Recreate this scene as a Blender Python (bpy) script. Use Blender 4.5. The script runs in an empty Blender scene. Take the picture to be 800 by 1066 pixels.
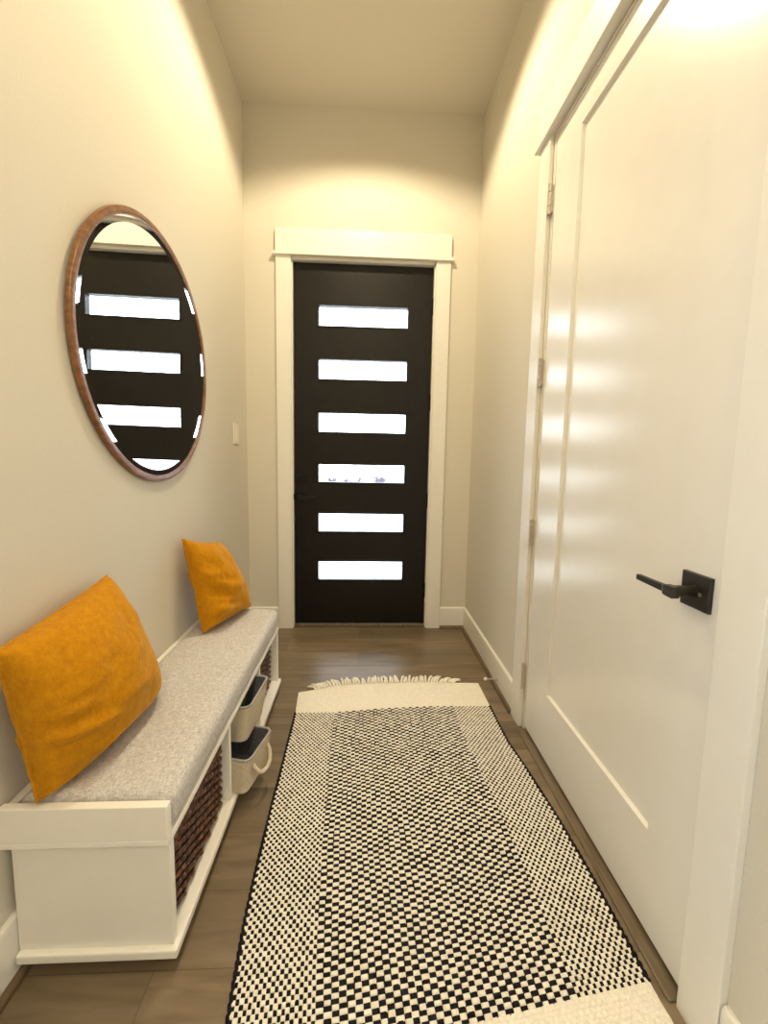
import bpy, bmesh, math, random
from mathutils import Vector, Matrix, noise
random.seed(7)
S = bpy.context.scene
COL = S.collection
PI = math.pi

# ------------------------------------------------------------------ materials
def nt(name):
    m = bpy.data.materials.new(name); m.use_nodes = True
    t = m.node_tree; b = t.nodes['Principled BSDF']
    return m, t, b
def N(t, k, **kw):
    n = t.nodes.new(k)
    for a, v in kw.items():
        if a in n.inputs: n.inputs[a].default_value = v
        else: setattr(n, a, v)
    return n
def coords(t, scale=(1, 1, 1), rot=(0, 0, 0)):
    c = N(t, 'ShaderNodeTexCoord'); mp = N(t, 'ShaderNodeMapping')
    mp.inputs['Scale'].default_value = scale; mp.inputs['Rotation'].default_value = rot
    t.links.new(c.outputs['Object'], mp.inputs['Vector']); return mp.outputs['Vector']
def ramp(t, fac, stops):
    r = N(t, 'ShaderNodeValToRGB'); cr = r.color_ramp
    while len(cr.elements) < len(stops): cr.elements.new(0.5)
    for e, (p, c) in zip(cr.elements, stops): e.position = p; e.color = (*c, 1)
    t.links.new(fac, r.inputs['Fac']); return r.outputs['Color']
def bump(t, b, h, strength=0.2, dist=0.002):
    n = N(t, 'ShaderNodeBump'); n.inputs['Strength'].default_value = strength; n.inputs['Distance'].default_value = dist
    t.links.new(h, n.inputs['Height']); t.links.new(n.outputs['Normal'], b.inputs['Normal'])
def noisy(name, c1, c2, scale=20, rough=0.6, bs=0.1, bd=0.001, sc3=(1, 1, 1), spec=0.5, detail=4, lo=.3, hi=.7, metal=0, sheen=0, rot=(0, 0, 0)):
    m, t, b = nt(name)
    v = coords(t, sc3, rot); n = N(t, 'ShaderNodeTexNoise', Scale=scale, Detail=detail)
    t.links.new(v, n.inputs['Vector'])
    t.links.new(ramp(t, n.outputs['Fac'], [(lo, c1), (hi, c2)]), b.inputs['Base Color'])
    b.inputs['Roughness'].default_value = rough; b.inputs['Specular IOR Level'].default_value = spec
    b.inputs['Metallic'].default_value = metal
    if sheen: b.inputs['Sheen Weight'].default_value = sheen; b.inputs['Sheen Roughness'].default_value = .4
    if bs: bump(t, b, n.outputs['Fac'], bs, bd)
    return m

M = {}
M['wall'] = noisy('wall_paint', (.625, .592, .512), (.65, .617, .537), 160, .75, .12, .0006, spec=.3)
M['ceil'] = noisy('ceiling_paint', (.67, .635, .555), (.695, .66, .58), 120, .9, .1, .0006, spec=.15)
M['trim'] = noisy('trim_paint', (.76, .745, .70), (.78, .765, .72), 30, .32, .03, .0005, spec=.5)
M['doorwhite'] = noisy('white_door_paint', (.765, .75, .71), (.785, .77, .73), 14, .24, .05, .0006, spec=.55)
M['bench'] = noisy('bench_white_paint', (.82, .80, .755), (.84, .82, .775), 25, .4, .05, .0005)
M['dark'] = noisy('espresso_wood', (.0035, .0026, .002), (.0085, .006, .0048), 9, .4, .25, .0012, sc3=(14, 14, 1), spec=.28)
M['black'] = noisy('matte_black_metal', (.010, .0085, .006), (.016, .013, .01), 60, .42, .05, .0003, spec=.5)
M['blackdoor'] = noisy('black_door_hardware', (.0015, .0012, .001), (.003, .0025, .002), 60, .35, .05, .0003, spec=.35)
M['shoe'] = noisy('wood_shoe_moulding', (.10, .065, .038), (.17, .115, .07), 7, .45, .2, .001, sc3=(8, 1, 8))
M['walnut'] = noisy('walnut_frame', (.12, .045, .012), (.27, .115, .035), 10, .3, .12, .0008, sc3=(3, 3, 9), spec=.6)
M['cordblack'] = noisy('black_cotton', (.008, .007, .010), (.022, .02, .024), 90, .95, .3, .001, spec=.1)
M['cordcream'] = noisy('cream_cotton', (.76, .72, .64), (.89, .86, .79), 120, .95, .35, .001, spec=.1)
M['nickel'] = noisy('satin_nickel', (.62, .58, .5), (.7, .66, .58), 40, .3, .03, .0003, metal=.9)
M['hinge'] = noisy('satin_cream_hinge', (.46, .42, .35), (.54, .50, .42), 50, .35, .05, .0003, metal=.35)
M['threshold'] = noisy('wood_threshold', (.125, .092, .055), (.205, .155, .10), 6, .4, .15, .001, sc3=(14, 1.5, 8))
M['rubber'] = noisy('white_rubber', (.75, .72, .66), (.8, .77, .7), 40, .6, .03, .0003)
M['plate'] = noisy('switch_plastic', (.75, .71, .62), (.78, .74, .65), 30, .35, .02, .0003)
M['canvas'] = noisy('cream_canvas', (.50, .43, .32), (.60, .53, .41), 140, .9, .35, .0012, spec=.15)
M['greyliner'] = noisy('slate_grey_felt', (.085, .09, .11), (.15, .155, .18), 110, .95, .35, .0012, spec=.15)
M['rope'] = noisy('cotton_rope', (.55, .49, .38), (.68, .62, .5), 160, .9, .4, .001, spec=.1)
M['green'] = noisy('green_cloth', (.02, .10, .03), (.04, .2, .06), 60, .9, .3, .001, spec=.1)
M['concrete'] = noisy('pale_concrete', (.50, .5, .49), (.6, .6, .59), 3, .9, .2, .003)
M['leaf'] = noisy('bare_shrub', (.085, .06, .09), (.13, .10, .14), 5, .9, .3, .01)
M['bandtex'] = None

def weave_band():
    m, t, b = nt('cream_woven_band')
    v = coords(t)
    w1 = N(t, 'ShaderNodeTexVoronoi', Scale=120.0); t.links.new(coords(t, (1, 1.7, 1)), w1.inputs['Vector'])
    n = N(t, 'ShaderNodeTexNoise', Scale=60.0); t.links.new(v, n.inputs['Vector'])
    t.links.new(ramp(t, n.outputs['Fac'], [(.3, (.66, .58, .44)), (.7, (.78, .71, .58))]), b.inputs['Base Color'])
    b.inputs['Roughness'].default_value = .95; b.inputs['Specular IOR Level'].default_value = .1
    bump(t, b, w1.outputs['Distance'], .7, .004)
    return m
M['bandtex'] = weave_band()

def velvet():
    m, t, b = nt('mustard_velvet')
    v = coords(t)
    n = N(t, 'ShaderNodeTexNoise', Scale=60.0, Detail=7.0, Roughness=.75, Distortion=.2); t.links.new(coords(t, (1, 1, .7)), n.inputs['Vector'])
    n2 = N(t, 'ShaderNodeTexNoise', Scale=240.0, Detail=2.0); t.links.new(v, n2.inputs['Vector'])
    t.links.new(ramp(t, n.outputs['Fac'], [(.3, (.42, .165, .002)), (.55, (.53, .23, .004)), (.78, (.64, .32, .014))]), b.inputs['Base Color'])
    b.inputs['Roughness'].default_value = .85; b.inputs['Specular IOR Level'].default_value = .15
    b.inputs['Sheen Weight'].default_value = .35; b.inputs['Sheen Roughness'].default_value = .35
    b.inputs['Sheen Tint'].default_value = (1, .75, .3, 1)
    ad = N(t, 'ShaderNodeMath', operation='ADD'); t.links.new(n.outputs['Fac'], ad.inputs[0]); t.links.new(n2.outputs['Fac'], ad.inputs[1])
    bump(t, b, ad.outputs[0], .5, .004)
    return m
M['velvet'] = velvet()

def heather():
    m, t, b = nt('heathered_grey_fabric')
    n = N(t, 'ShaderNodeTexNoise', Scale=70.0, Detail=5.0, Roughness=.7); t.links.new(coords(t, (1, 4, 1)), n.inputs['Vector'])
    n2 = N(t, 'ShaderNodeTexNoise', Scale=70.0, Detail=5.0, Roughness=.7); t.links.new(coords(t, (4, 1, 4)), n2.inputs['Vector'])
    mx = N(t, 'ShaderNodeMath', operation='ADD'); t.links.new(n.outputs['Fac'], mx.inputs[0]); t.links.new(n2.outputs['Fac'], mx.inputs[1])
    hf = N(t, 'ShaderNodeMath', operation='MULTIPLY'); t.links.new(mx.outputs[0], hf.inputs[0]); hf.inputs[1].default_value = .5
    t.links.new(ramp(t, hf.outputs[0], [(.36, (.33, .325, .34)), (.5, (.535, .52, .51)), (.64, (.72, .70, .68))]), b.inputs['Base Color'])
    b.inputs['Roughness'].default_value = .95; b.inputs['Specular IOR Level'].default_value = .1
    bump(t, b, hf.outputs[0], .6, .003)
    return m
M['heather'] = heather()

def wicker():
    m, t, b = nt('dark_wicker')
    n = N(t, 'ShaderNodeTexNoise', Scale=45.0, Detail=4.0); t.links.new(coords(t, (1, 1, 2.5)), n.inputs['Vector'])
    t.links.new(ramp(t, n.outputs['Fac'], [(.3, (.022, .006, .002)), (.52, (.075, .021, .007)), (.75, (.32, .13, .045))]), b.inputs['Base Color'])  # lightest stop paints strand highlights into the colour
    b.inputs['Roughness'].default_value = .38; b.inputs['Specular IOR Level'].default_value = .6
    bump(t, b, n.outputs['Fac'], .3, .002)
    return m
M['wicker'] = wicker()
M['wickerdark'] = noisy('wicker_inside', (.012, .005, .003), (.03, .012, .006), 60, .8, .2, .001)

def planks():
    m, t, b = nt('wood_plank_floor')
    v = coords(t)
    br = N(t, 'ShaderNodeTexBrick'); t.links.new(v, br.inputs['Vector'])
    br.offset = .37; br.offset_frequency = 2
    br.inputs['Scale'].default_value = 1; br.inputs['Brick Width'].default_value = 1.22; br.inputs['Row Height'].default_value = .178
    br.inputs['Mortar Size'].default_value = .0007; br.inputs['Mortar Smooth'].default_value = .3; br.inputs['Bias'].default_value = 0
    br.inputs['Color1'].default_value = (0, 0, 0, 1); br.inputs['Color2'].default_value = (1, 1, 1, 1); br.inputs['Mortar'].default_value = (.5, .5, .5, 1)
    # shift grain per plank
    sh = N(t, 'ShaderNodeVectorMath', operation='MULTIPLY_ADD'); t.links.new(br.outputs['Color'], sh.inputs[0]); sh.inputs[1].default_value = (7, 3, 5); t.links.new(v, sh.inputs[2])
    mp = N(t, 'ShaderNodeMapping'); mp.inputs['Scale'].default_value = (1.1, 9, 1); t.links.new(sh.outputs[0], mp.inputs['Vector'])
    n = N(t, 'ShaderNodeTexNoise', Scale=2.2, Detail=5.0, Roughness=.55, Distortion=.8); t.links.new(mp.outputs[0], n.inputs['Vector'])
    mp2 = N(t, 'ShaderNodeMapping'); mp2.inputs['Scale'].default_value = (1.2, 3, 1); t.links.new(sh.outputs[0], mp2.inputs['Vector'])
    n2 = N(t, 'ShaderNodeTexNoise', Scale=2.0, Detail=3.0); t.links.new(mp2.outputs[0], n2.inputs['Vector'])
    c = ramp(t, n.outputs['Fac'], [(.25, (.11, .078, .044)), (.5, (.17, .126, .078)), (.75, (.23, .176, .115))])
    hs = N(t, 'ShaderNodeHueSaturation'); t.links.new(c, hs.inputs['Color'])
    mr = N(t, 'ShaderNodeMapRange'); mr.inputs['To Min'].default_value = .6; mr.inputs['To Max'].default_value = 1.3
    av = N(t, 'ShaderNodeMath', operation='ADD'); t.links.new(br.outputs['Color'], av.inputs[0]); t.links.new(n2.outputs['Fac'], av.inputs[1])
    h2 = N(t, 'ShaderNodeMath', operation='MULTIPLY'); t.links.new(av.outputs[0], h2.inputs[0]); h2.inputs[1].default_value = .55
    t.links.new(h2.outputs[0], mr.inputs['Value']); t.links.new(mr.outputs[0], hs.inputs['Value'])
    mx = N(t, 'ShaderNodeMix', data_type='RGBA'); t.links.new(br.outputs['Fac'], mx.inputs['Factor'])
    t.links.new(hs.outputs[0], mx.inputs[6]); mx.inputs[7].default_value = (.06, .042, .024, 1)
    t.links.new(mx.outputs[2], b.inputs['Base Color'])
    b.inputs['Roughness'].default_value = .36; b.inputs['Specular IOR Level'].default_value = .5
    bump(t, b, n.outputs['Fac'], .12, .001)
    return m
M['floor'] = planks()

def mirror_mat():
    m, t, b = nt('mirror_silver')
    n = N(t, 'ShaderNodeTexNoise', Scale=3.0); t.links.new(coords(t), n.inputs['Vector'])
    t.links.new(ramp(t, n.outputs['Fac'], [(.3, (.90, .92, .92)), (.7, (.92, .94, .94))]), b.inputs['Base Color'])
    b.inputs['Metallic'].default_value = 1; b.inputs['Roughness'].default_value = .01
    return m
M['mirror'] = mirror_mat()
def glass_mat():
    m = bpy.data.materials.new('clear_glass'); m.use_nodes = True; t = m.node_tree
    for n in list(t.nodes): t.nodes.remove(n)
    o = N(t, 'ShaderNodeOutputMaterial'); tr = N(t, 'ShaderNodeBsdfTransparent'); tr.inputs['Color'].default_value = (.96, .98, .985, 1)
    gl = N(t, 'ShaderNodeBsdfGlossy'); gl.inputs['Roughness'].default_value = .02
    fr = N(t, 'ShaderNodeFresnel'); fr.inputs['IOR'].default_value = 1.45
    mx = N(t, 'ShaderNodeMixShader'); t.links.new(fr.outputs[0], mx.inputs[0]); t.links.new(tr.outputs[0], mx.inputs[1]); t.links.new(gl.outputs[0], mx.inputs[2])
    t.links.new(mx.outputs[0], o.inputs[0]); return m
M['glass'] = glass_mat()

# ------------------------------------------------------------------ mesh helpers
OFF = {}
def base_of(parent): return OFF.get(parent, Vector((0, 0, 0)))
def link(name, bm, mats, parent=None, smooth=False, angle=None):
    """one mesh object out of a bmesh in world coordinates"""
    off = base_of(parent) if parent else Vector((0, 0, 0))
    me = bpy.data.meshes.new(name)
    bmesh.ops.recalc_face_normals(bm, faces=bm.faces[:])
    bmesh.ops.translate(bm, verts=bm.verts[:], vec=-off)
    bm.to_mesh(me); bm.free()
    if not isinstance(mats, (list, tuple)): mats = [mats]
    for m in mats: me.materials.append(m)
    if smooth:
        me.polygons.foreach_set('use_smooth', [True] * len(me.polygons))
        if angle: me.set_sharp_from_angle(angle=math.radians(angle))
    o = bpy.data.objects.new(name, me); COL.objects.link(o)
    if parent: o.parent = parent; OFF[o] = off
    return o
def thing(name, label, cat, loc=(0, 0, 0), group=None, kind=None):
    o = bpy.data.objects.new(name, None); COL.objects.link(o); o.location = loc
    o.empty_display_size = .05
    if label: o['label'] = label
    if cat: o['category'] = cat
    if group: o['group'] = group
    if kind: o['kind'] = kind
    OFF[o] = Vector(loc); return o
def struct(name, bm, m, **k):
    o = link(name, bm, m, **k); o['kind'] = 'structure'; return o
def box(bm, x0, x1, y0, y1, z0, z1, bev=0, seg=2):
    vs = [bm.verts.new(p) for p in ((x0, y0, z0), (x1, y0, z0), (x1, y1, z0), (x0, y1, z0), (x0, y0, z1), (x1, y0, z1), (x1, y1, z1), (x0, y1, z1))]
    fs = [bm.faces.new([vs[i] for i in f]) for f in ((3, 2, 1, 0), (4, 5, 6, 7), (0, 1, 5, 4), (1, 2, 6, 5), (2, 3, 7, 6), (3, 0, 4, 7))]
    if bev:
        es = list({e for f in fs for e in f.edges})
        bmesh.ops.bevel(bm, geom=es, offset=bev, segments=seg, affect='EDGES', profile=.5)
    return bm
def BX(*a, **k): return box(bmesh.new(), *a, **k)
def loft(bm, rings, cap0=True, cap1=True, closed=True, mi=0):
    vr = [[bm.verts.new(p) for p in r] for r in rings]; n = len(rings[0])
    for a, b in zip(vr, vr[1:]):
        for i in range(n if closed else n - 1):
            j = (i + 1) % n
            f = bm.faces.new((a[i], a[j], b[j], b[i])); f.material_index = mi
    if cap0: bm.faces.new(vr[0][::-1]).material_index = mi
    if cap1: bm.faces.new(vr[-1]).material_index = mi
    return vr
def tube(bm, pts, r, n=8, closed=False, mi=0, taper=None):
    pts = [Vector(p) for p in pts]; rings = []; m = len(pts); nrm = None
    for i, p in enumerate(pts):
        if closed: d = pts[(i + 1) % m] - pts[i - 1]
        else: d = pts[min(i + 1, m - 1)] - pts[max(i - 1, 0)]
        d.normalize()
        if nrm is None:
            nrm = d.orthogonal().normalized()
            if abs(d.z) < .9: nrm = (Vector((0, 0, 1)) - d * d.z).normalized()
        nrm = (nrm - d * nrm.dot(d)).normalized(); bi = d.cross(nrm)
        rr = r(i / (m - 1)) if callable(r) else r
        rings.append([p + rr * (math.cos(a) * nrm + math.sin(a) * bi) for a in [2 * PI * k / n for k in range(n)]])
    if closed:
        rings.append(rings[0])
        vr = [[bm.verts.new(q) for q in R] for R in rings[:-1]]; vr.append(vr[0])
        for a, b in zip(vr, vr[1:]):
            for i in range(n):
                j = (i + 1) % n; f = bm.faces.new((a[i], a[j], b[j], b[i])); f.material_index = mi
    else: loft(bm, rings, mi=mi)
    return bm
def rrect(cx, cy, hx, hy, r, z, n=5):
    out = []
    for (sx, sy, a0) in ((1, 1, 0), (-1, 1, PI / 2), (-1, -1, PI), (1, -1, 1.5 * PI)):
        for k in range(n + 1):
            a = a0 + PI / 2 * k / n
            out.append(Vector((cx + sx * (hx - r) + r * math.cos(a), cy + sy * (hy - r) + r * math.sin(a), z)))
    return out

# ------------------------------------------------------------------ dimensions (metres)
XL, XR, H = -.768, .752, 3.374
YB = -4.7                        # back end of the hall, behind the camera
DO1, DO2, DH = -1.118, -2.056, 2.466   # side-door opening along Y and its height
FH = 2.47                        # front door opening height
WX = .47

# floor, ceiling, walls
struct('floor', BX(XL - .15, XR + .2, YB - .15, .16, -.12, 0), M['floor'])
struct('ceiling', BX(XL - .15, XR + .2, YB - .15, .16, H, H + .12), M['ceil'])
lw0, lw1, lz0, lz1 = -4.4, -3.02, .30, 2.2
bm = bmesh.new()
box(bm, XL - .12, XL, lw1, .14, 0, H); box(bm, XL - .12, XL, YB - .12, lw0, 0, H); box(bm, XL - .12, XL, lw0, lw1, 0, lz0); box(bm, XL - .12, XL, lw0, lw1, lz1, H)
struct('wall_left', bm, M['wall'])
bm = bmesh.new()
box(bm, XR, XR + .08, DO1, 0.14, 0, H); box(bm, XR, XR + .08, YB, DO2, 0, H)
box(bm, XR, XR + .08, DO2, DO1, DH, H); box(bm, XR + .08, XR + .14, YB, .14, 0, H)  # unseen solid layer behind the door, added to stop outside light leaking in
struct('wall_right', bm, M['wall'])
bm = bmesh.new()
box(bm, XL, -WX - .012, 0, .14, 0, H); box(bm, WX + .012, XR, 0, .14, 0, H); box(bm, -WX - .012, WX + .012, 0, .14, FH + .012, H)
struct('wall_front', bm, M['wall'])
struct('wall_back', BX(XL, XR, YB - .12, YB, 0, H), M['wall'])
w = thing('added_window', 'unseen window added in the left wall behind the viewer for cool daylight', None, (XL, lw0, lz0), kind='structure')  # assumed opening out of view, added to let cool daylight onto the right casing
bm = bmesh.new()
for a in ((lw0, lw0 + .05, lz0, lz1), (lw1 - .05, lw1, lz0, lz1), (lw0, lw1, lz0, lz0 + .05), (lw0, lw1, lz1 - .05, lz1), ((lw0 + lw1) / 2 - .02, (lw0 + lw1) / 2 + .02, lz0, lz1)): box(bm, XL - .09, XL - .03, a[0], a[1], a[2], a[3])
link('window_frame', bm, M['trim'], w)
link('pane', BX(XL - .062, XL - .057, lw0 + .04, lw1 - .04, lz0 + .04, lz1 - .04), M['glass'], w)
# outside
struct('ground', BX(-40, 40, -30, 60, -.3, -.13), M['concrete'])

# baseboards
def baseboard(name, p0, p1, nrm):
    """profile with a small eased top edge swept along a wall"""
    p0 = Vector(p0); p1 = Vector(p1); n = Vector(nrm)
    prof = [(0, 0), (.014, 0), (.014, .136), (.012, .146), (.006, .150), (0, .150)]
    bm = bmesh.new(); loft(bm, [[p + n * a + Vector((0, 0, z)) for a, z in prof] for p in (p0, p1)])
    return struct(name, bm, M['trim'])
def shoe(name, p0, p1, nrm):
    p0 = Vector(p0); p1 = Vector(p1); n = Vector(nrm)
    prof = [(.0142, 0)] + [(.0142 + .0145 * math.cos(a), .019 * math.sin(a)) for a in [PI / 2 * k / 6 for k in range(7)]]
    bm = bmesh.new(); loft(bm, [[p + n * a + Vector((0, 0, z)) for a, z in prof] for p in (p0, p1)])
    return struct(name, bm, M['shoe'], smooth=True, angle=40)
CW = .095
baseboard('baseboard_left', (XL, YB, 0), (XL, -.001, 0), (1, 0, 0))
shoe('trim_1', (XL, YB, 0), (XL, -.02, 0), (1, 0, 0))
baseboard('baseboard_right', (XR, DO1 + .02 + CW, 0), (XR, -.001, 0), (-1, 0, 0))
shoe('trim_2', (XR, DO1 + .018 + CW, 0), (XR, -.02, 0), (-1, 0, 0))
baseboard('baseboard_back', (XR, YB, 0), (XR, DO2 - .006 - CW, 0), (-1, 0, 0))
baseboard('baseboard_front_left', (XL + .014, 0, 0), (-.568, 0, 0), (0, -1, 0))
baseboard('baseboard_front_right', (.568, 0, 0), (XR - .014, 0, 0), (0, -1, 0))
shoe('trim_3', (.568, 0, 0), (XR - .016, 0, 0), (0, -1, 0))

# front door casing
c = thing('trim_4', 'white painted casing with wide head board around the front door', None, (0, 0, 0), kind='structure')
link('side_casing', BX(-.566, -WX, -.019, 0, 0, FH + .008, bev=.002), M['trim'], c)
link('side_casing', BX(WX, .566, -.019, 0, 0, FH + .008, bev=.002), M['trim'], c)
link('fillet_strip', BX(-.586, .586, -.036, 0, FH + .008, FH + .027, bev=.003), M['trim'], c)
link('head_board', BX(-.568, .568, -.024, 0, FH + .027, 2.642, bev=.003), M['trim'], c)
bm = bmesh.new(); box(bm, -WX - .0115, -WX + .008, 0, .14, 0, FH); box(bm, WX - .008, WX + .0115, 0, .14, 0, FH); box(bm, -WX - .0115, WX + .0115, 0, .14, FH - .008, FH + .0115)
box(bm, -WX + .008, -WX + .024, .078, .098, 0, FH - .008); box(bm, WX - .024, WX - .008, .078, .098, 0, FH - .008)
link('jamb', bm, M['trim'], c)
bm = BX(-WX + .008, WX - .008, .0, .14, 0, .016, bev=.004)
struct('trim_5', bm, M['shoe'])

# front door
d1 = thing('door_1', 'tall espresso front door with six horizontal glass strips', None, (0, .05, .0), kind='structure')
dx0, dx1, dy0, dy1, dz0, dz1 = -.459, .459, .03, .075, .02, FH - .012
panes = [(2.196, 2.066), (1.850, 1.722), (1.498, 1.371), (1.149, 1.029), (.810, .684), (.470, .340)]
px = .2965
bm = bmesh.new()
box(bm, dx0, -px, dy0, dy1, dz0, dz1); box(bm, px, dx1, dy0, dy1, dz0, dz1)
zs = [dz1] + [v for p in panes for v in p] + [dz0]
for k in range(0, len(zs), 2): box(bm, -px, px, dy0, dy1, zs[k + 1], zs[k])
bmesh.ops.remove_doubles(bm, verts=bm.verts[:], dist=1e-5)
seen = {}
for f in bm.faces: seen.setdefault(tuple(sorted(v.index for v in f.verts)) if False else tuple(round(q, 4) for q in f.calc_center_median()), []).append(f)
bmesh.ops.delete(bm, geom=[f for fs in seen.values() if len(fs) > 1 for f in fs], context='FACES')
link('door_panel', bm, M['dark'], d1)
for zt, zb in panes:
    g = link('glass_pane', BX(-px - .0, px + .0, .05, .056, zb, zt), M['glass'], d1)
    bm = bmesh.new()
    t_ = .011
    for a in ((-px - .006, px + .006, zt - .0005, zt + t_), (-px - .006, px + .006, zb - t_, zb + .0005), (-px - t_, -px + .001, zb - .006, zt + .006), (px - .001, px + t_, zb - .006, zt + .006)):
        box(bm, a[0], a[1], dy0 - .004, dy0 + .02, a[2], a[3])
    link('glazing_bead', bm, M['dark'], d1)
def lever_set(parent, o, ax, out, along, mat, rs=.072, lev=.125, proj=.062):
    """square rosette with round neck and a flat angular lever; out = away from the door, along = lever direction"""
    o = Vector(o); out = Vector(out); al = Vector(along); up = Vector((0, 0, 1))
    def slab(c, hu, hv, d0, d1, bev):
        bm = bmesh.new(); P = []
        for d in (d0, d1):
            k = 1 if d == d0 else .96
            P.append([c + al * (su * hu * k) + up * (sv * hv * k) + out * d for su, sv in ((-1, -1), (1, -1), (1, 1), (-1, 1))])
        mid = [c + al * (su * hu) + up * (sv * hv) + out * (d1 - bev) for su, sv in ((-1, -1), (1, -1), (1, 1), (-1, 1))]
        loft(bm, [P[0], mid, P[1]]); return bm
    r = link('rosette', slab(o, rs / 2, rs / 2, 0, .010, .002), mat, parent)
    bm = bmesh.new(); tube(bm, [o + out * .008, o + out * .02, o + out * proj, o + out * (proj + .012)], lambda t: (.0125, .0125, .0125, .0115)[round(t * 3)], 16)
    link('neck', bm, mat, parent, smooth=True, angle=40)
    # lever: flat bar starting at the neck, thinner towards its end, slightly set back at the tip
    bm = bmesh.new(); rings = []
    for t in [0, .08, .22, .3, 1.0]:
        c = o + out * (proj - .002 + (.006 if t < .25 else .004)) + al * (-.014 + lev * t)
        hh = .0125 if t < .1 else (.0115 if t < .25 else (.008 if t < .5 else .0065))
        hd = .009 if t < .25 else .0055
        rings.append([c + up * (a * hh) + out * (b_ * hd) for a, b_ in ((-1, -1), (1, -1), (1, 1), (-1, 1))])
    loft(bm, rings); bmesh.ops.bevel(bm, geom=bm.edges[:], offset=.0012, segments=1, affect='EDGES')
    link('lever', bm, mat, parent)
    bm = bmesh.new(); tube(bm, [o + out * .009 - al * .024 , o + out * .0112 - al * .024], .004, 10)
    return r
lever_set(d1, (-.414, dy0, .925), None, (0, -1, 0), (1, 0, 0), M['blackdoor'], .066, .115, .05)
bm = BX(-.445, -.383, dy0 - .010, dy0, 1.018, 1.08, bev=.003); tube(bm, [(-.414, dy0 - .009, 1.049), (-.414, dy0 - .02, 1.049)], .017, 16)
db = link('deadbolt', bm, M['blackdoor'], d1)
link('thumb_turn', BX(-.418, -.410, dy0 - .034, dy0 - .019, 1.032, 1.066, bev=.002), M['blackdoor'], db)
link('strike_latch', BX(-.478, -.456, dy0 - .026, dy0 + .002, .905, .945, bev=.003), M['blackdoor'], d1)
for z in (2.203, 1.576, .904, .262):
    bm = bmesh.new(); tube(bm, [(.462, dy0 - .006, z - .05), (.462, dy0 - .006, z + .05)], .0085, 12)
    tube(bm, [(.462, dy0 - .006, z + .05), (.462, dy0 - .006, z + .057)], .006, 10)
    box(bm, .452, .4615, dy0 - .001, dy0 + .004, z - .05, z + .05)
    link('hinge', bm, M['blackdoor'], d1, smooth=True, angle=40)

# side door casing
c = thing('trim_6', 'white painted casing with head board around the side door', None, (XR, -1.6, 0), kind='structure')
def casing_y(n, y0, y1, z0, z1, t, bev=.002): return link(n, BX(XR - t, XR, y0, y1, z0, z1, bev=bev), M['trim'], c)
casing_y('side_casing', DO1 + .018, DO1 + .018 + CW, 0, DH + .008, .018)
casing_y('side_casing', DO2 - .004 - CW, DO2 - .004, 0, DH + .008, .018)
casing_y('fillet_strip', DO2 - .12, DO1 + .135, DH + .008, DH + .027, .036, .003)
casing_y('head_board', DO2 - .104, DO1 + .117, DH + .027, 2.642, .024, .003)
bm = bmesh.new()
box(bm, XR, XR + .079, DO1 - .006, DO1, 0, DH); box(bm, XR, XR + .079, DO2, DO2 + .006, 0, DH); box(bm, XR, XR + .079, DO2, DO1, DH - .005, DH)
link('jamb', bm, M['trim'], c)
# side door: a single recessed flat panel
d2 = thing('door_2', 'white side door with one tall recessed panel and black lever', None, (XR, -1.6, 0), kind='structure')
sy0, sy1, sz0, sz1 = DO2 + .009, DO1 - .010, .022, DH - .009
ry0, ry1, rz0, rz1 = -1.906, -1.318, .279, 2.357
fx = XR + .001
bm = bmesh.new()
rect = lambda x, y0, y1, z0, z1: [Vector((x, y0, z0)), Vector((x, y1, z0)), Vector((x, y1, z1)), Vector((x, y0, z1))]
ch, dp = .0035, .012
loft(bm, [rect(fx + .04, sy0, sy1, sz0, sz1), rect(fx, sy0, sy1, sz0, sz1), rect(fx, ry0, ry1, rz0, rz1), rect(fx + dp, ry0 + ch, ry1 - ch, rz0 + ch, rz1 - ch)])
link('door_panel', bm, M['doorwhite'], d2)
lever_set(d2, (fx, -1.988, .928), None, (-1, 0, 0), (0, 1, 0), M['black'], .076, .125, .058)
bm = bmesh.new(); tube(bm, [(fx - .0095, -2.004, .925), (fx - .0115, -2.004, .925)], .0045, 12)
link('set_screw', bm, M['nickel'], d2)
for z in (2.229, 1.563, .895, .250):
    bm = bmesh.new(); yh = DO1 + .004; xh = XR - .0120
    for a, b in ((-.050, -.0275), (-.0245, .0245), (.0275, .050)): tube(bm, [(xh, yh, z + a), (xh, yh, z + b)], .0075, 14)
    for s in (-1, 1): tube(bm, [(xh, yh, z + s * .050), (xh, yh, z + s * .057)], .0088, 12)
    box(bm, xh + .002, XR + .004, yh - .006, yh + .014, z - .05, z + .05)
    link('hinge', bm, M['hinge'], d2, smooth=True, angle=40)

struct('trim_7', BX(XR - .030, XR + .079, DO2 + .001, DO1 - .001, 0, .006, bev=.002), M['threshold'])

# ------------------------------------------------------------------ door stop
dsy, dsz = -.79, .052
ds = thing('door_stop', 'thin metal spring door stop with white tip on right baseboard', 'door stop', (XR - .014, dsy, dsz))
bm = bmesh.new(); tube(bm, [(XR - .0135, dsy, dsz), (XR - .018, dsy, dsz), (XR - .022, dsy, dsz)], lambda t: (.011, .011, .006)[round(t * 2)], 14)
link('base_cup', bm, M['nickel'], ds, smooth=True, angle=40)
bm = bmesh.new(); hl = []
for k in range(14 * 10 + 1):
    a = 2 * PI * k / 10; hl.append((XR - .021 - .052 * k / 140, dsy + .0042 * math.cos(a), dsz + .0042 * math.sin(a)))
tube(bm, hl, .0015, 5); link('spring', bm, M['nickel'], ds, smooth=True)
bm = bmesh.new(); tube(bm, [(XR - .070, dsy, dsz), (XR - .074, dsy, dsz), (XR - .084, dsy, dsz), (XR - .087, dsy, dsz)], lambda t: (.005, .0085, .0085, .005)[round(t * 3)], 14)
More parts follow.
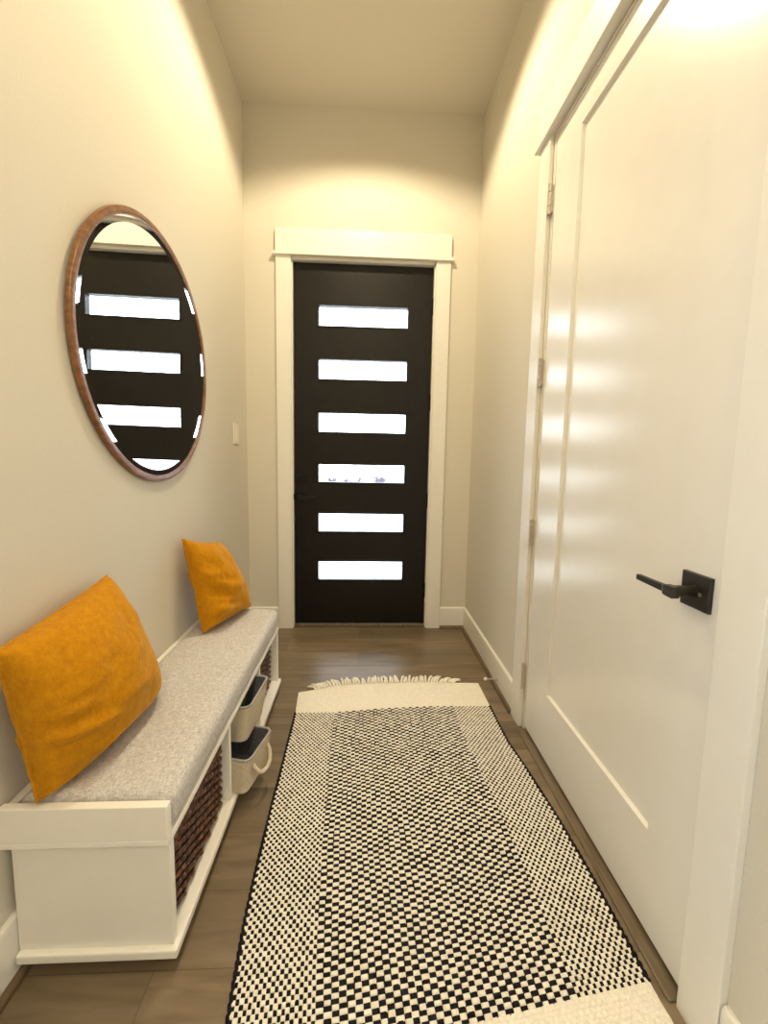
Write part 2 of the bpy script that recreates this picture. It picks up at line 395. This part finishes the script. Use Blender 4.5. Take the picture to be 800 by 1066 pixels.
link('tip', bm, M['rubber'], ds, smooth=True)

# ------------------------------------------------------------------ light switch
ls = thing('light_switch', 'small cream wall switch plate beyond the round mirror', 'light switch', (XL, -.25, 1.33))
link('cover_plate', BX(XL, XL + .006, -.296, -.196, 1.270, 1.392, bev=.003), M['plate'], ls)
link('rocker', BX(XL + .004, XL + .0095, -.263, -.229, 1.298, 1.364, bev=.002), M['plate'], ls)

# ------------------------------------------------------------------ round mirror
my, mz, mR = -1.208, 1.559, .462
mr = thing('wall_mirror', 'large round wall mirror in a walnut frame above the bench', 'mirror', (XL, my, mz))
lean = math.tan(math.radians(.6))     # the mirror hangs with its top a little away from the wall
def ring_loft(prof, n=128):
    bm = bmesh.new(); rows = []
    for k in range(n):
        a = 2 * PI * k / n; rows.append([bm.verts.new((XL + .001 + x + lean * (mR + r * math.sin(a)), my + r * math.cos(a), mz + r * math.sin(a))) for r, x in prof])
    m = len(prof)
    for k in range(n):
        A, B = rows[k], rows[(k + 1) % n]
        for i in range(m): j = (i + 1) % m; bm.faces.new((A[i], A[j], B[j], B[i]))
    return bm
fw = .024
prof = [(mR - .003, .0), (mR, .003), (mR, .0115), (mR - .002, .0145), (mR - .005, .0155), (mR - fw + .004, .0155), (mR - fw, .0135), (mR - fw, .006), (mR - fw - .004, .005), (mR - fw - .004, .0)]
link('frame', ring_loft(prof), M['walnut'], mr, smooth=True, angle=35)
bm = bmesh.new(); n = 128
Rg = mR - fw
rings = [[Vector((XL + .001 + x + lean * (mR + r * math.sin(2 * PI * k / n)), my + r * math.cos(2 * PI * k / n), mz + r * math.sin(2 * PI * k / n))) for k in range(n)] for r, x in ((Rg - .0005, .0055), (Rg - .0005, .0112), (Rg - .020, .0092))]
loft(bm, rings, cap0=True, cap1=True)
link('mirror_glass', bm, M['mirror'], mr)

# ------------------------------------------------------------------ bench
BX0, BX1 = -.7515, -.405      # back, front (x)
BY0, BY1 = -1.955, -.795      # near, far end (y)
SZ = .342                      # top of the seat board
be = thing('storage_bench', 'long low white storage bench with three cubbies along left wall', 'bench', ((BX0 + BX1) / 2, (BY0 + BY1) / 2, 0))
B = lambda n, *a, bev=.0018: link(n, BX(*a, bev=bev), M['bench'], be)
B('plinth', BX0 + .03, BX1 - .09, BY0 + .08, BY1 - .08, 0, .041)
B('bottom_board', BX0 - .0, BX1 + .012, BY0 - .013, BY1 + .008, .041, .064, bev=.004)
B('side_panel', BX0, BX1, BY0, BY0 + .02, .064, SZ - .018)
B('side_panel', BX0, BX1, BY1 - .02, BY1, .064, SZ - .018)
D1, D2 = -1.540, -1.158
B('divider', BX0 + .012, BX1, D1 - .009, D1 + .009, .064, SZ - .018)
B('divider', BX0 + .012, BX1, D2 - .009, D2 + .009, .064, SZ - .018)
B('back_panel', BX0, BX0 + .010, BY0 + .02, BY1 - .02, .064, SZ - .018, bev=0)
B('seat_board', XL + .002, BX1 + .002, BY0, BY1, SZ - .018, SZ)
B('end_rail', XL + .002, BX1 + .002, BY0 - .012, BY0 + .008, SZ - .0, .425)
B('end_apron', XL + .002, BX1 + .002, BY0 - .012, BY0, SZ - .012, SZ, bev=.001)
B('back_rail', XL + .002, XL + .022, BY0 + .008, BY1, SZ, .416)

# cushion on the bench
def cushion():
    bm = bmesh.new(); rings = []
    x0, x1 = XL + .024, BX1 + .004; y0, y1 = BY0 + .012, BY1 + .002
    z0, z1 = SZ + .0008, .431
    ny = 110
    for k in range(ny + 1):
        t = k / ny; y = y0 + (y1 - y0) * t
        e = min(y - y0, y1 - y); R = .022
        sh = 0 if e > R else R - math.sqrt(max(0, R * R - (R - e) ** 2))
        sh *= .8
        ring = []
        cx, cz, hx, hz = (x0 + x1) / 2, (z0 + z1) / 2, (x1 - x0) / 2 - sh * .6, (z1 - z0) / 2 - sh
        base = rrect(0, 0, hx, hz, min(.024, hz * .9), 0, 6)
        # denser top/bottom edges
        dense = []
        for i, p in enumerate(base):
            q = base[(i + 1) % len(base)]; L = (q - p).length; m_ = max(1, int(L / .02))
            for s in range(m_): dense.append(p.lerp(q, s / m_))
        for p in dense:
            x, z = cx + p.x, cz + p.y
            w = noise.noise(Vector((x * 9, y * 9, z * 4))) * .0035 + noise.noise(Vector((x * 30, y * 30, z * 9 + 4))) * .001
            if p.y > hz * .3:
                z += w + .009 * (1 - (p.x / hx) ** 2)
            ring.append((x, y, max(z, z0)))
        rings.append(ring)
    m0 = len(rings[0])
    rings = [r for r in rings if len(r) == m0] if all(len(r) == m0 for r in rings) else resample(rings)
    loft(bm, rings)
    return bm
def resample(rings, m=72):
    out = []
    for r in rings:
        r = [Vector(p) for p in r]; n = len(r); L = [0]
        for i in range(n): L.append(L[-1] + (r[(i + 1) % n] - r[i]).length)
        o = []; j = 0
        for k in range(m):
            s = L[-1] * k / m
            while L[j + 1] < s: j += 1
            o.append(r[j].lerp(r[(j + 1) % n], (s - L[j]) / max(1e-9, L[j + 1] - L[j])))
        out.append(o)
    return out
cu = link('seat_cushion', cushion(), M['heather'], smooth=True)
cu['label'] = 'long heathered grey seat cushion lying on top of the white bench'; cu['category'] = 'cushion'

# ------------------------------------------------------------------ throw pillows
def pillow(label, bl, br, tr, tl, T, nrm_side, seed, k=.03, wr=1.0):
    bl, br, tr, tl = map(Vector, (bl, br, tr, tl)); bm = bmesh.new(); n = 44
    nv = (br - bl).cross(tl - bl).normalized()
    if nv.dot(Vector(nrm_side)) < 0: nv = -nv
    def P(u, v, s):
        uu = u * (1 - k * (1 - v * v)); vv = v * (1 - k * (1 - u * u))
        a, b = (uu + 1) / 2, (vv + 1) / 2
        p = bl * (1 - a) * (1 - b) + br * a * (1 - b) + tr * a * b + tl * (1 - a) * b
        prof = max(0, (1 - u * u) * (1 - v * v)) ** .38
        h = T * prof + .012 * prof ** 3
        # creases run in from the near edge and the corners
        e = max(0., .35 - u) / 1.35 * max(0, .75 - v) / 1.75
        cr = noise.noise(Vector((u * 1.1 + seed, v * 6.0 + 1.2 * u, seed))) * .065 * e
        cr += noise.noise(Vector((u * 2.2 + seed * 3, v * 2.6, seed + 5))) * .012 + noise.noise(Vector((u * 7, v * 7, seed + 9))) * .003
        dia = max(0, u * v) * noise.noise(Vector(((u - v) * 4 + seed, (u + v), 1))) * .01
        return p + nv * s * (h * (1 if s > 0 else .42) + (cr + dia) * wr * min(1, prof * 1.5) ** 2.2)
    g = {}
    for s in (1, -1):
        for i in range(n + 1):
            for j in range(n + 1):
                edge = i in (0, n) or j in (0, n)
                if s == -1 and edge: g[(s, i, j)] = g[(1, i, j)]; continue
                u = math.sin((-1 + 2 * i / n) * PI / 2) * .5 + (-1 + 2 * i / n) * .5; v = math.sin((-1 + 2 * j / n) * PI / 2) * .5 + (-1 + 2 * j / n) * .5
                g[(s, i, j)] = bm.verts.new(P(u, v, s))
        for i in range(n):
            for j in range(n):
                bm.faces.new([g[(s, i, j)], g[(s, i + 1, j)], g[(s, i + 1, j + 1)], g[(s, i, j + 1)]])
    base = (bl + br) / 2
    t = thing('throw_pillow', label, 'pillow', base, group='mustard velvet pillows on the bench')
    seam = []
    for i in range(n): seam.append(g[(1, i, 0)].co.copy())
    for j in range(n): seam.append(g[(1, n, j)].co.copy())
    for i in range(n, 0, -1): seam.append(g[(1, i, n)].co.copy())
    for j in range(n, 0, -1): seam.append(g[(1, 0, j)].co.copy())
    link('pillow_cover', bm, M['velvet'], t, smooth=True)
    bm = bmesh.new(); tube(bm, seam, .0028, 6, closed=True); link('seam', bm, M['velvet'], t, smooth=True)
    return t
pillow('larger mustard velvet pillow at the near end of the bench', (-.683, -1.962, .437), (-.628, -1.545, .452), (-.727, -1.610, .845), (-.722, -1.990, .795), .118, (1, 0, .2), 3.1)
pillow('smaller looking mustard velvet pillow at far end of bench', (-.655, -1.105, .445), (-.545, -.785, .445), (-.690, -.80, .775), (-.735, -1.092, .850), .10, (1, -.4, .2), 8.4, k=.06)

# ------------------------------------------------------------------ wicker baskets
def basket(label, y0, y1, x1, hz, seed):
    x0 = BX0 + .03; z0 = .0655; z1 = z0 + hz; cx, cy = (x0 + x1) / 2, (y0 + y1) / 2
    t = thing('wicker_basket', label, 'basket', (cx, cy, z0), group='dark woven baskets in the bench cubbies')
    rnd = random.Random(seed)
    def perim(hx, hy, z):
        pts = rrect(cx, cy, hx, hy, .03, z, 4); L = []; out = []
        n = len(pts); step = .0095
        for i in range(n):
            p, q = pts[i], pts[(i + 1) % n]; d = (q - p).length
            m = max(1, int(round(d / step)))
            for k in range(m): out.append(p.lerp(q, k / m))
        return out
    rows = 16; pitch = (hz - .02) / rows
    bm = bmesh.new()
    for r in range(rows):
        z = z0 + .006 + pitch * (r + .5); tp = .985 + .015 * r / rows
        pts = perim((x1 - x0) / 2 * tp - .008, (y1 - y0) / 2 * tp - .008, z); n = len(pts); out = []; s = 0
        tot = sum((pts[i] - pts[i - 1]).length for i in range(n)); waves = int(round(tot / .055))
        for i in range(n):
            d = (pts[(i + 1) % n] - pts[i - 1]).normalized(); nn = Vector((d.y, -d.x, 0))
            ph = 2 * PI * waves * s / tot + PI * (r % 2)
            out.append(pts[i] + nn * (.0055 * math.sin(ph)) + Vector((0, 0, .0065 * math.sin(ph + .9) + rnd.uniform(-.001, .001))))
            s += (pts[(i + 1) % n] - pts[i]).length
        tube(bm, out, pitch * .40, 6, closed=True)
        # second strand of the pair
        out2 = [p + Vector((0, 0, pitch * .42)) for p in out]
        tube(bm, out2, pitch * .26, 5, closed=True)
    link('woven_body', bm, M['wicker'], t, smooth=True)
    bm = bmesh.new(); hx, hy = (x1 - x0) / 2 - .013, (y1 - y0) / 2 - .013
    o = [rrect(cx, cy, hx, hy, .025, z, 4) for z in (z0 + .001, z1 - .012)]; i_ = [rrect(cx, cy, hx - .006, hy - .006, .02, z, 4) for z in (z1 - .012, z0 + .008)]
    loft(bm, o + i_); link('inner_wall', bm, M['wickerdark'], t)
    bm = bmesh.new(); pts = perim((x1 - x0) / 2 - .008, (y1 - y0) / 2 - .008, z1 - .009); n = len(pts)
    for q in range(3):
        out = []
        for i, p in enumerate(pts):
            d = (pts[(i + 1) % n] - pts[i - 1]).normalized(); nn = Vector((d.y, -d.x, 0)); a = 2 * PI * (round(n * .0095 / .05)) * i / n + q * 2 * PI / 3
            out.append(p + nn * .0048 * math.cos(a) + Vector((0, 0, .0048 * math.sin(a))))
        tube(bm, out, .0046, 6, closed=True)
    link('braided_rim', bm, M['wicker'], t, smooth=True)
basket('dark brown wicker basket in the nearest cubby of the bench', BY0 + .027, D1 - .014, BX1 - .012, .225, 1)
basket('dark brown wicker basket in the farthest cubby, behind the canvas bins', D2 + .014, BY1 - .030, BX1 - .022, .225, 2)

# ------------------------------------------------------------------ canvas bins
def canvas_bin(label, c, half, z0, z1, rz, skew, handle=True):
    """soft tub: c = centre (x, y), half = half sizes at the rim, rz = turn, skew = (bottom shift along y, bottom scale)"""
    t = thing('storage_bin', label, 'storage bin', (c[0], c[1], z0), group='canvas bins stacked in the middle cubby')
    R = Matrix.Rotation(rz, 3, 'Z'); C = Vector((c[0], c[1], 0))
    def ring(f, z, inset=0, extra=0):
        sc = skew[1] + (1 - skew[1]) * f
        pts = rrect(0, 0, half[0] * (sc * .5 + .5) - inset, half[1] * sc - inset, .024, z, 5); o = []
        for p in pts:
            w = 1 + .03 * noise.noise(Vector((p.x * 12, p.y * 12, z * 20 + c[1] * 5))) * (1 if extra else 1)
            q = Vector((p.x * w, p.y * w + skew[0] * (1 - f), 0)); q = R @ q + C; q.z = z; o.append(q)
        return o
    h = z1 - z0
    bm = bmesh.new(); loft(bm, [ring(f, z0 + h * f, .012 if f == 0 else 0) for f in (0, .04, .25, .5, .75, .93, 1)] + [ring(f, z0 + h * f, .005) for f in (1, .5, .06)])
    link('canvas_body', bm, M['canvas'], t, smooth=True, angle=60)
    bm = bmesh.new(); loft(bm, [ring(f, z0 + h * f + (.001 if f < 1 else 0), .0062) for f in (1, .8, .5, .09)], cap0=False); link('lining', bm, M['greyliner'], t, smooth=True, angle=60)
    bm = bmesh.new(); tube(bm, [p for p in ring(1, z1, .002)], .0048, 8, closed=True); link('rim_band', bm, M['greyliner_rim'], t, smooth=True)
    if handle:
        pts = []; hx = half[0] * (skew[1] * .5 + .5)
        for k in range(25):
            a = PI * k / 24; y = .052 * math.cos(a); out = .024 * math.sin(a) ** .8; dz = -.048 * math.sin(a) ** .8
            q = R @ Vector((half[0] * .985 + out + .001, y + skew[0] * .3, 0)) + C; q.z = z1 - .030 + dz; pts.append(q)
        bm = bmesh.new()
        for ph in (0, PI):
            o = []
            for k in range(24 * 4 + 1):
                s = k / 4; i = min(int(s), 23); p = pts[i].lerp(pts[i + 1], s - i); d = (pts[i + 1] - pts[i]).normalized(); a = d.orthogonal().normalized(); b_ = d.cross(a)
                an = k * .75 + ph; o.append(p + .0034 * (a * math.cos(an) + b_ * math.sin(an)))
            tube(bm, o, .0042, 6)
        link('rope_handle', bm, M['rope'], t, smooth=True)
    return t
M['greyliner_rim'] = noisy('grey_rim_binding', (.30, .29, .28), (.38, .37, .36), 120, .9, .3, .001, spec=.15)
canvas_bin('lower cream canvas bin with grey lining and rope handle', (-.478, -1.400), (.152, .090), .0655, .178, math.radians(-14), (-.02, .92))
canvas_bin('upper cream canvas bin stacked on the lower canvas bin', (-.514, -1.298), (.150, .110), .181, .305, math.radians(-5.5), (-.03, .86), handle=False)
bm = bmesh.new(); bmesh.ops.create_icosphere(bm, subdivisions=4, radius=1)
for v in bm.verts:
    k = 1 + .35 * noise.noise(v.co * 2.2) + .12 * noise.noise(v.co * 6)
    v.co = Vector((-.475 + v.co.x * .05 * k, -1.33 + v.co.y * .06 * k, .252 + v.co.z * .05 * k))
o = link('folded_cloth', bm, M['green'], smooth=True); o['label'] = 'bit of crumpled green cloth inside the upper canvas bin'; o['category'] = 'cloth'

# ------------------------------------------------------------------ rug
rug = thing('area_rug', 'black and cream checked woven runner rug with fringe on wood floor', 'rug', (.2, -1.5, 0))
def interp(tab, t):
    for (a, x), (b, y) in zip(tab, tab[1:]):
        if t <= b: return x + (y - x) * (t - a) / (b - a)
    return tab[-1][1]
LE = [(0, -.285), (.25, -.281), (.45, -.279), (.62, -.275), (.76, -.268), (.86, -.257), (.93, -.248), (1.0, -.238)]
RE = [(0, .648), (.12, .648), (.25, .652), (.38, .670), (.58, .690), (.74, .699), (1.0, .701)]
FE = [(0, -.990), (.18, -.990), (.45, -.962), (.7, -.950), (1.0, -.953)]
def rugP(s, t):
    x = interp(LE, t) * (1 - s) + interp(RE, t) * s
    yf = interp(FE, s); yn = -2.02 - .125 * (1 - s)
    y = yf + (yn - yf) * t
    f = math.sin(PI * min(1, max(0, t))) * math.sin(PI * min(1, max(0, s)))
    y += f * (.016 * noise.noise(Vector((s * 2.5, t * 3.5, 1))) + .009 * noise.noise(Vector((s * 7, t * 8, 2))))
    x += f * .007 * noise.noise(Vector((s * 6, t * 6, 7)))
    return x, y
RZ = .0055
ns, nc, nrow = 20, 34, 112
edges = [.192 * i / ns for i in range(ns)] + [.192 + .616 * i / nc for i in range(nc)] + [.808 + .192 * i / ns for i in range(ns + 1)]
ncol = len(edges) - 1
verts, faces, mi = [], [], []
rr = random.Random(5)
for r in range(nrow):
    # rows vary a little in height
    for cI in range(ncol):
        s0, s1 = edges[cI], edges[cI + 1]; t0, t1 = r / nrow, (r + 1) / nrow
        blk = (r + cI) % 2
        side = cI < ns or cI >= ns + nc
        ds, dt = s1 - s0, t1 - t0
        if blk: g = -.10 if side else .0; gt = -.02 if side else .03; zt = RZ + .0016
        else: g = .10 if side else .02; gt = .04 if side else .0; zt = RZ + .0022
        j = lambda a: rr.uniform(-a, a)
        s0 -= ds * (g + j(.12)); s1 += ds * (g + j(.12)); t0 -= dt * (gt + j(.13)); t1 += dt * (gt + j(.13))
        ds, dt = s1 - s0, t1 - t0
        k = len(verts)
        for (a, b) in ((s0, t0), (s1, t0), (s1, t1), (s0, t1)):
            x, y = rugP(a, b); verts.append((x, y, RZ - .003))
        for q in (.10, .27):
            for (a, b) in ((s0 + ds * q, t0 + dt * q), (s1 - ds * q, t0 + dt * q), (s1 - ds * q, t1 - dt * q), (s0 + ds * q, t1 - dt * q)):
                x, y = rugP(a, b); verts.append((x, y, zt - (.0009 if q < .2 else 0)))
        for lv in (0, 4):
            for e in range(4):
                f = (e + 1) % 4; faces.append((k + lv + e, k + lv + f, k + lv + 4 + f, k + lv + 4 + e)); mi.append(blk)
        faces.append((k + 8, k + 9, k + 10, k + 11)); mi.append(blk)
# backing sheet under the weave
k = len(verts); nb = 40
for i in range(nb + 1):
    for jx in (0, 1):
        x, y = rugP(jx, i / nb); verts += [(x, y, RZ - .002), (x, y, .0006)]
for i in range(nb):
    a = k + i * 4; b = a + 4
    faces += [(a, a + 2, b + 2, b), (a + 1, b + 1, b + 3, a + 3), (a, b, b + 1, a + 1), (a + 2, a + 3, b + 3, b + 2)]; mi += [1] * 4
me = bpy.data.meshes.new('woven_field'); me.from_pydata(verts, [], faces); me.materials.append(M['cordcream']); me.materials.append(M['cordblack'])
me.polygons.foreach_set('material_index', mi); me.polygons.foreach_set('use_smooth', [True] * len(faces)); me.update()
wf = bpy.data.objects.new('woven_field', me); COL.objects.link(wf); wf.parent = rug
me.transform(Matrix.Translation(-Vector((.2, -1.5, 0)))); OFF[wf] = OFF[rug]
for nm, s in (('side_binding', 0), ('side_binding', 1)):
    bm = bmesh.new(); pts = []
    for i in range(181):
        x, y = rugP(s, i / 180); sg = -1 if s == 0 else 1
        pts.append((x + sg * (.001 + .0022 * math.sin(i * 2.1)), y, .005 + .0006 * math.sin(i * 1.3)))
    tube(bm, pts, .0048, 6); link(nm, bm, M['cordblack'], rug, smooth=True)
# cream end bands with a scalloped selvage
BE = [(0, -.822), (.06, -.808), (.13, -.785), (.2, -.757), (.45, -.738), (.7, -.732), (.88, -.742), (1.0, -.749)]
def band(y_of0, y_of1, xl, xr, name, rows, cols=64):
    V, F = [], []; ro = random.Random(rows)
    def P(a, b):
        y = y_of0(a) * (1 - b) + y_of1(a) * b; x = xl(b) * (1 - a) + xr(b) * a
        return x + .002 * noise.noise(Vector((a * 9, b * 5, 3))), y + .0025 * noise.noise(Vector((a * 7, b * 4, 8)))
    for r in range(rows):
        for c_ in range(-1, cols):
            sh = .5 * (r % 2)
            s0, s1 = max(0, (c_ + sh) / cols), min(1, (c_ + 1 + sh) / cols)
            if s1 - s0 < .2 / cols: continue
            t0, t1 = (r - .10) / rows, (r + 1.10) / rows; ds, dt = s1 - s0, t1 - t0; k = len(V); h = .0078 + ro.uniform(-.0005, .0005)
            s0 -= ds * .06; s1 += ds * .06; ds *= 1.12
            for q, z in ((0, .003), (.14, h - .0011), (.32, h)):
                for (a, b) in ((s0 + ds * q, t0 + dt * q), (s1 - ds * q, t0 + dt * q), (s1 - ds * q, t1 - dt * q), (s0 + ds * q, t1 - dt * q)):
                    x, y = P(a, b); V.append((x - .2, y + 1.5, z))
            for lv in (0, 4):
                for e in range(4): f = (e + 1) % 4; F.append((k + lv + e, k + lv + f, k + lv + 4 + f, k + lv + 4 + e))
            F.append((k + 8, k + 9, k + 10, k + 11))
    for i in range(nb):
        k = len(V)
        for a, b in ((0, i / nb), (1, i / nb), (1, (i + 1) / nb), (0, (i + 1) / nb)):
            x, y = P(a, b); V += [(x - .2, y + 1.5, .0035), (x - .2, y + 1.5, .0006)]
        F += [(k, k + 2, k + 4, k + 6), (k + 7, k + 5, k + 3, k + 1)]
    me = bpy.data.meshes.new(name); me.from_pydata(V, [], F); me.materials.append(M['cordcream'])
    me.polygons.foreach_set('use_smooth', [True] * len(F)); me.update()
    o = bpy.data.objects.new(name, me); COL.objects.link(o); o.parent = rug; OFF[o] = OFF[rug]; return o
band(lambda s: interp(FE, s) - .002, lambda s: interp(BE, s), lambda t: -.287 - .012 * t, lambda t: .650 - .001 * t, 'end_band', 20)
band(lambda s: -2.35 - .1 * (1 - s), lambda s: -2.02 - .125 * (1 - s) + .002, lambda t: -.225 - .012 * t, lambda t: .716 - .013 * t, 'end_band', 34)
# fringe tassels at the far end
nt_ = 50
for k in range(nt_):
    u = (k + .5) / nt_; s = .085 + (.865 - .085) * u
    x0 = -.299 * (1 - s) + .649 * s; y0 = interp(BE, s) - .008
    sp = (u - .5) * 2
    ang = (-.75 if sp < 0 else .95) * abs(sp) ** 2.2 + rr.uniform(-.22, .22) ; L = .070 + .012 * rr.uniform(-1, 1) - .008 * abs(sp)
    pts = []
    for q in range(6):
        t = q / 5; a = ang * (.6 + .6 * t)
        pts.append((x0 + L * t * math.sin(a), y0 + L * t * math.cos(a), .0085 + .006 * math.sin(PI * t) * rr.uniform(.3, 1.2) - .003 * t))
    bm = bmesh.new(); tube(bm, pts, lambda t: (.0066 if t < .9 else .005), 7); link('tassel', bm, M['cordcream'], rug, smooth=True)

# ------------------------------------------------------------------ shrubs outside
def shrub(label, x, y, w_, h_, seed):
    t = thing('garden_shrub', label, 'shrub', (x, y, -.06), group='hazy shrubs outside the front door')
    r = random.Random(seed); bm = bmesh.new()
    for k in range(40):
        a = r.uniform(0, 2 * PI); rr_ = r.uniform(.3, 1) * w_ / 2; hh = h_ * r.uniform(.55, 1)
        p = [Vector((x, y, -.06)), Vector((x + rr_ * .4 * math.cos(a), y + rr_ * .4 * math.sin(a), hh * .5)), Vector((x + rr_ * math.cos(a), y + rr_ * math.sin(a), hh - .06))]
        tube(bm, p, lambda q: .020 - .009 * q, 5)
        for z in range(5):
            b_ = p[1].lerp(p[2], r.uniform(0, 1)); e = b_ + Vector((r.uniform(-.12, .12), r.uniform(-.12, .12), r.uniform(.02, .16)))
            tube(bm, [b_, b_.lerp(e, .5) + Vector((0, 0, .01)), e], .006, 4)
    link('twigs', bm, M['leaf'], t)
shrub('widest hazy bare shrub seen through the fourth pane down', -.36, 9.0, .95, .74, 1)
shrub('hazy bare shrub right of centre in the fourth pane down', .42, 9.3, .45, .74, 2)
shrub('small hazy bare shrub at the left end of the fourth pane', -.98, 9.2, .4, .70, 3)

# ------------------------------------------------------------------ light
def downlight(y, e, size=147, blend=.32):
    l = bpy.data.lights.new('downlight', 'SPOT'); l.energy = e; l.color = (1, .83, .55); l.spot_size = math.radians(size); l.spot_blend = blend; l.shadow_soft_size = .055
    o = bpy.data.objects.new('downlight', l); o.location = (0, y, H - .01); COL.objects.link(o)
E1 = 100
downlight(-.86, E1 * 1.02); downlight(-2.45, E1 * .62); downlight(-4.0, E1 * .8)  # the last lamp is added out of view to brighten the bench end
wd = bpy.data.worlds.new('sky'); S.world = wd; wd.use_nodes = True
bg = wd.node_tree.nodes['Background']; bg.inputs['Color'].default_value = (.88, .94, 1.0, 1); bg.inputs['Strength'].default_value = 8.0

# ------------------------------------------------------------------ camera
f_, cx_, cy_, cz_, yaw, pitch, roll = 428.587, .02777, -2.82347, 1.20372, -.04755, -.10462, .0184
sy_, cyw = math.sin(yaw), math.cos(yaw); cp, sp_ = math.cos(pitch), math.sin(pitch)
fwd = Vector((-sy_ * cp, cyw * cp, sp_)); right = Vector((cyw, sy_, 0)); up = right.cross(fwd)
r2 = right * math.cos(roll) + up * math.sin(roll); u2 = -right * math.sin(roll) + up * math.cos(roll)
cam = bpy.data.cameras.new('camera'); co = bpy.data.objects.new('camera', cam); COL.objects.link(co)
Mx = Matrix((r2, u2, -fwd)).transposed().to_4x4(); Mx.translation = (cx_, cy_, cz_); co.matrix_world = Mx
cam.sensor_fit = 'AUTO'; cam.sensor_width = 36; cam.lens = f_ / 1066 * 36
cam.shift_x = -.787 / 1066; cam.shift_y = -11.663 / 1066; cam.clip_start = .02
S.camera = co
S.view_settings.view_transform = 'Standard'; S.view_settings.look = 'None'; S.view_settings.gamma = 1; S.view_settings.use_curve_mapping = False
S.view_settings.exposure = 0.38
S.cycles.use_denoising = True
S.cycles.max_bounces = 14; S.cycles.diffuse_bounces = 8; S.cycles.sample_clamp_indirect = 6
